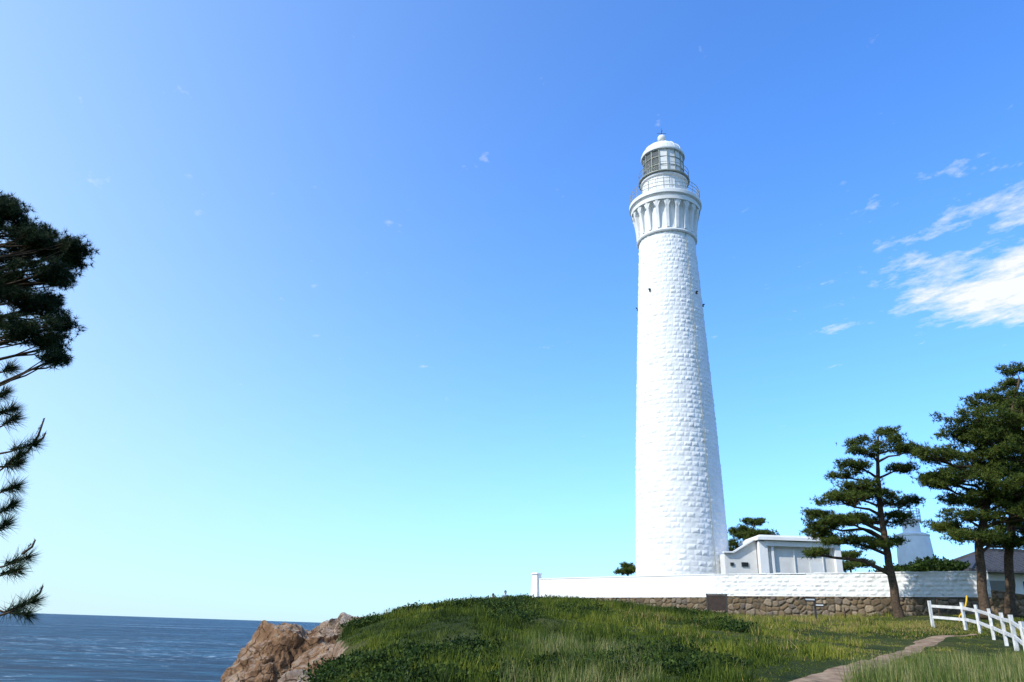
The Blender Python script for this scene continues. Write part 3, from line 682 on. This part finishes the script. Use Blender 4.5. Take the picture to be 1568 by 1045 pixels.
keep=(x>edge_x(y)+.15)&(wall_in(x,y)<.0)&(pd+.5*(fbm(x*2.2,y*2.2,3,15)-.5)>-.05-.45*rng.random(len(x))**3)&(cl+rng.uniform(-.25,.25,len(x))>.32)
x,y,tall,cl,pd=x[keep],y[keep],tall[keep],cl[keep],pd[keep]
mound=np.exp(-((x-2)/9)**2-((y-46)/10)**2)
right=sm(6,14,x)
h=(.05+.2*tall+.2*np.clip(cl-.3,0,1)+.08*mound)*(1-.5*right)*rng.uniform(.6,1.3,len(x))*(.45+.55*sm(0,.6,pd))
V,F=blades(x,y,h,.016+.0006*y)
np_mesh('grass',V,F,M_grass)
x,y=scatter(2600,-.3,.5,18,54); k=(x>edge_x(y)+.1)&(wall_in(x,y)<-.2)&(path_d(x,y)>.2)&(fbm(x*.4,y*.4,3,91)>.43); x=np.repeat(x[k],34);y=np.repeat(y[k],34)
x=x+rng.normal(size=len(x))*.12;y=y+rng.normal(size=len(x))*.12
V,F=blades(x,y,rng.uniform(.2,.6,len(x))*(1-.4*sm(6,14,x)),.028,.3); np_mesh('tall_grass_tufts',V,F,M_grass)
n=14000; y=rng.uniform(16.5,26,n); x=y*rng.uniform(.40,.74,n); k=(path_d(x,y)>.35)&(x>np.interp(y,cy,cx)+.6)&(fbm(x*.9,y*.9,3,33)>.38); x,y=x[k],y[k]
V,F=blades(x,y,rng.uniform(.3,.85,len(x))*(1-.5*sm(21,26,y)),.024,.16); 
x2,y2=scatter(9000,.0,.2,18,26); k=fbm(x2*.7,y2*.7,3,44)>.52; x2,y2=x2[k],y2[k]
V2,F2=blades(x2,y2,rng.uniform(.2,.55,len(x2)),.018,.25)
np_mesh('reed_grass',np.concatenate([V,V2]),np.concatenate([F,F2+len(V)]),M_reed)

# ---------------------------------------------------------------- fence
def gz(x,y): return float(height(np.array([x]),np.array([y]))[0])
Fe=empty('wooden_fence'); mb=MB()
fp=[(19.5,36.2),(20.4,35.2),(20.0,33.5),(19.3,31.5),(18.5,29.5),(17.5,27.4),(16.4,25.2),(15.3,23.1),(14.2,21)]
for i,(x,y) in enumerate(fp):
    z=gz(x,y); mb.box((x,y,z+.5),(.11,.11,1.3),.3*i)
    if i:
        a_=fp[i-1]; za=gz(*a_)
        for hh in(.45,.92): mb.beam((a_[0],a_[1],za+hh),(x,y,z+hh+random.uniform(-.02,.02)),.05,.12)
mb.obj('posts_and_rails',M_fence,parent=Fe)
mb=MB(); z=gz(23.0,39.8); mb.tube([(23.0,39.8,z-.2),(23.1,39.8,z+.4),(23.35,39.8,z+1.0),(23.4,39.8,z+1.25)],[.045,.045,.045,.04],10); mb.tube([(23.2,39.8,z+.62),(22.85,39.8,z+.25),(22.8,39.8,z-.1)],[.035,.035,.035],8); mb.obj('yellow_marker_post',M_yellow,True)
IB=empty('information_board'); mb=MB(); ang=math.atan2(dirR[1],dirR[0])+.25; cx0,cy0=13.95,51.8; z=gz(cx0,cy0)
ca,sa=math.cos(ang),math.sin(ang)
for sgn in(-1,1): mb.box((cx0+ca*.62*sgn,cy0+sa*.62*sgn,z+.75),(.09,.09,1.7),ang)
mb.obj('posts',M_dark,parent=IB); mb=MB(); mb.box((cx0,cy0,z+1.05),(1.15,.06,.95),ang); mb.obj('panel',M_sign,parent=IB)
mb=MB(); mb.box((cx0,cy0,z+1.57),(1.36,.16,.06),ang); mb.obj('cap_rail',M_dark,parent=IB)
SP=empty('signpost'); x,y=16.5,42.; z=gz(x,y)-.05; mb=MB(); mb.box((x,y,z+.6),(.09,.09,1.3)); mb.obj('post',M_dark,parent=SP)
mb=MB(); mb.box((x-.25,y-.065,z+1.12),(.62,.03,.22),.1); mb.box((x+.22,y-.07,z+.85),(.5,.03,.19),-.1); mb.obj('arrow_boards',M_sign,parent=SP)
mb=MB(); mb.box((x-.25,y-.086,z+1.12),(.5,.006,.07),.1); mb.box((x+.22,y-.091,z+.85),(.38,.006,.06),-.1); mb.obj('lettering_strips',M_whitet,parent=SP)
for x,y,hh in((14.9,50.2,.5),(19.6,45.6,.7),(23.4,42.6,1.0)):
    mb=MB(); mb.box((x,y,gz(x,y)+hh/2-.1),(.07,.07,hh),.2,(.7,.7)); mb.obj('wooden_stake',M_bark)

# ---------------------------------------------------------------- people behind the crest
def person(name,loc,pts,face,shirt,trouser,rz):
    P_=empty(name); P_.location=loc; P_.rotation_euler=(0,0,rz)
    def skin(nm,vs,es,rads,mt):
        me=bpy.data.meshes.new(nm); me.from_pydata(vs,es,[]); o=bpy.data.objects.new(nm,me); link(o,P_)
        o.modifiers.new('s','SKIN'); 
        for v,r_ in zip(me.skin_vertices[0].data,rads): v.radius=(r_,r_)
        me.skin_vertices[0].data[0].use_root=True
        o.modifiers.new('d','SUBSURF').levels=2; o.modifiers[-1].render_levels=2; me.materials.append(mt); return o
    b_=pts
    skin('trousers',[b_['pel'],b_['hipL'],b_['kneeL'],b_['ankL'],b_['hipR'],b_['kneeR'],b_['ankR']],[(0,1),(1,2),(2,3),(0,4),(4,5),(5,6)],[.13,.1,.075,.055,.1,.075,.055],trouser)
    skin('shirt',[b_['pel'],b_['chest'],b_['neck'],b_['shL'],b_['elL'],b_['shR'],b_['elR']],[(0,1),(1,2),(1,3),(3,4),(1,5),(5,6)],[.14,.17,.07,.075,.055,.075,.055],shirt)
    skin('arms',[b_['elL'],b_['haL']],[(0,1)],[.042,.032],face); skin('arm_right',[b_['elR'],b_['haR']],[(0,1)],[.042,.032],face)
    for nm,hd,el in(('hand_left',b_['haL'],b_['elL']),('hand_right',b_['haR'],b_['elR'])):
        d=(Vector(hd)-Vector(el)).normalized(); sd=Vector((1,0,0)); mb=MB()
        c=Vector(hd); mb.tube([c,c+d*.05,c+d*.09],[.03,.04,.035],8)
        for k in range(4): o_=c+d*.085+sd*(-.03+.02*k); mb.tube([o_,o_+d*.04,o_+d*(.06+.01*(k in(1,2)))+Vector((0,-.02,-.01))],[.009,.009,.007],6)
        o_=c+d*.03+sd*.035; mb.tube([o_,o_+sd*.03+d*.03],[.011,.009],6); mb.obj(nm,face,True,P_)
    for nm,an in(('shoe_left',b_['ankL']),('shoe_right',b_['ankR'])):
        mb=MB(); x,y,z=an; mb.tube([(x,y+.05,z-.03),(x,y-.08,z-.04),(x,y-.19,z-.06)],[.055,.055,.03],10); mb.obj(nm,M_dark,True,P_)
    n=Vector(b_['neck']); mb=MB(); mb.tube([n-Vector((0,0,.03)),n+Vector((0,0,.07))],[.055,.05],10)
    hc=n+Vector((0,-.01,.17)); V=[];prof=[(0.01,-.12),(.05,-.11),(.07,-.06),(.08,0),(.082,.04),(.07,.09),(.04,.12),(.01,.13)]
    mb.lathe([(r_,hc.z+z_) for r_,z_ in prof],(hc.x,hc.y),16)
    mb.tube([hc+Vector((0,-.075,.02)),hc+Vector((0,-.105,-.015)),hc+Vector((0,-.08,-.025))],[.008,.013,.01],6)
    for sg in(-1,1): mb.tube([hc+Vector((sg*.078,0,.02)),hc+Vector((sg*.09,.01,0)),hc+Vector((sg*.078,0,-.025))],[.012,.014,.01],6)
    mb.obj('head',face,True,P_)
    mb=MB(); mb.lathe([(.086,hc.z+.02),(.09,hc.z+.06),(.078,hc.z+.105),(.045,hc.z+.135),(.01,hc.z+.145)],(hc.x,hc.y+.012),16); mb.lathe([(.06,hc.z-.06),(.086,hc.z-.02),(.09,hc.z+.03)],(hc.x,hc.y+.012),8,.3,math.pi-.3); mb.obj('hair',M_dark,True,P_)
    mb=MB()
    for sg in(-1,1): mb.tube([hc+Vector((sg*.03-.01,-.078,.015)),hc+Vector((sg*.03+.01,-.078,.015))],[.006,.006],5)
    mb.obj('eyes',M_dark,True,P_)
M_skin=mottled('skin',(.45,.28,.2),(.5,.32,.23),5,.6,.3); M_shirt=mottled('pale_shirt',(.55,.55,.55),(.65,.65,.66),5,.9,.1); M_navy=mottled('navy_cloth',(.02,.03,.06),(.03,.04,.08),5,.9,.1)
stand=dict(pel=(0,0,.92),hipL=(-.09,0,.86),kneeL=(-.1,-.03,.48),ankL=(-.11,.0,.09),hipR=(.09,0,.86),kneeR=(.11,-.02,.48),ankR=(.14,.05,.09),chest=(0,0,1.28),neck=(0,0,1.46),shL=(-.19,0,1.4),elL=(-.3,-.08,1.16),haL=(-.22,-.3,1.28),shR=(.19,0,1.4),elR=(.27,0,1.13),haR=(.25,-.1,.9))
person('person',(.12,56.6,gz(.12,56.6)),stand,M_skin,M_shirt,M_navy,.8)
bend=dict(stand); bend.update(chest=(0,-.22,1.16),neck=(0,-.36,1.28),shL=(-.19,-.28,1.24),elL=(-.24,-.42,1.0),haL=(-.12,-.6,1.05),shR=(.19,-.28,1.24),elR=(.24,-.42,1.0),haR=(.12,-.6,1.05))
person('person',(-1.1,56.2,gz(-1.1,56.2)+.0),bend,M_skin,M_navy,M_dark,1.4)

# ---------------------------------------------------------------- light and sky
el=math.radians(40); Sd=Vector((-.88,-.475,0)).normalized()*math.cos(el)+Vector((0,0,math.sin(el)))
ld=bpy.data.lights.new('sun','SUN'); ld.energy=4.7; ld.angle=math.radians(.5); ld.color=(1,.95,.85)
lo=bpy.data.objects.new('sun',ld); lo.rotation_euler=Sd.to_track_quat('Z','Y').to_euler(); link(lo)
w=bpy.data.worlds.new('World'); sc.world=w; w.use_nodes=True; t=NT(w.node_tree); bg=t.n['Background']
STR=.15
sk=t.new('ShaderNodeTexSky',sky_type='NISHITA'); sk.sun_disc=False; sk.sun_elevation=el; sk.sun_rotation=math.atan2(Sd.x,Sd.y)
sk.air_density=1.0; sk.dust_density=.5; sk.ozone_density=1.5; sk.altitude=20
tc_=t.new('ShaderNodeTexCoord').outputs['Generated']; sp=t.new('ShaderNodeSeparateXYZ'); t.lk(tc_,sp.inputs[0])
base=t.mix(1.0,sk.outputs[0],(.70,1.45,2.45),'MULTIPLY')
zp=t.math('MAXIMUM',sp.outputs[2],0.0)
hz=t.math('MULTIPLY',t.math('EXPONENT',t.math('MULTIPLY',zp,-6.0)),.68)
hl=Vector((Sd.x,Sd.y,0)).normalized()
dt=t.math('ADD',t.math('MULTIPLY',sp.outputs[0],hl.x),t.math('MULTIPLY',sp.outputs[1],hl.y))
gl=t.math('MULTIPLY',t.math('ADD',dt,.76),1.04,True); gl=t.math('MULTIPLY',gl,gl)
gl=t.math('MULTIPLY',gl,t.math('EXPONENT',t.math('MULTIPLY',zp,-1.45)))
inv=t.math('MULTIPLY',t.math('SUBTRACT',1,hz,True),t.math('SUBTRACT',1,gl,True)); hf=t.math('SUBTRACT',1,inv,True)
base=t.mix(hf,base,(.72/STR,.95/STR,1.03/STR))
zc=t.math('MAXIMUM',sp.outputs[2],.03); px=t.math('DIVIDE',sp.outputs[0],zc); py=t.math('DIVIDE',sp.outputs[1],zc)
al=t.math('ADD',t.math('MULTIPLY',px,.4),t.math('MULTIPLY',py,-.92)); ac_=t.math('ADD',t.math('MULTIPLY',px,.92),t.math('MULTIPLY',py,.4))
cb=t.new('ShaderNodeCombineXYZ'); t.lk(t.math('MULTIPLY',al,1.9),cb.inputs[0]); t.lk(t.math('MULTIPLY',ac_,2.7),cb.inputs[1])
n1=t.noise(3.2,9,.6,cb.outputs[0],.15); n2=t.noise(11,6,.65,cb.outputs[0],.1)
def blob(cx_,cy_,r,sx=1,sy=1):
    dx=t.math('MULTIPLY',t.math('SUBTRACT',px,cx_),sx); dy=t.math('MULTIPLY',t.math('SUBTRACT',py,cy_),sy)
    d=t.math('SQRT',t.math('ADD',t.math('MULTIPLY',dx,dx),t.math('MULTIPLY',dy,dy)))
    return t.math('SUBTRACT',1,t.math('DIVIDE',d,r),True)
mk=t.math('MAXIMUM',t.math('MULTIPLY',blob(1.52,2.02,.46),.52),t.math('MULTIPLY',blob(1.25,1.75,.75),.13))
mk=t.math('MAXIMUM',mk,t.math('MULTIPLY',blob(1.12,2.4,.14),.22))
mk=t.math('MAXIMUM',mk,t.math('MULTIPLY',blob(1.27,1.56,.22),.34))
mk=t.math('MAXIMUM',mk,t.math('MULTIPLY',blob(1.15,1.88,.2),.24))
cv=t.math('ADD',t.math('ADD',t.math('MULTIPLY',n1,.7),t.math('MULTIPLY',n2,.3)),mk)
cm=t.ramp(cv,[(.63,(0,0,0)),(.74,(.4,.4,.4)),(.88,(1,1,1))])
t.lk(t.mix(t.math('MULTIPLY',cm,.97),base,(1.0/STR,1.02/STR,1.05/STR)),bg.inputs[0]); bg.inputs[1].default_value=STR

# ---------------------------------------------------------------- camera
cd=bpy.data.cameras.new('camera'); cd.sensor_width=36; cd.lens=36*1150/1568; cd.clip_end=200000; cd.clip_start=.1
co=bpy.data.objects.new('camera',cd); link(co); co.location=(0,0,0)
from mathutils import Matrix
p=math.radians(20.94); r=math.radians(1.87)
M=Matrix.Rotation(math.pi/2+p,4,'X')@Matrix.Rotation(r,4,'Z'); co.matrix_world=M
sc.camera=co
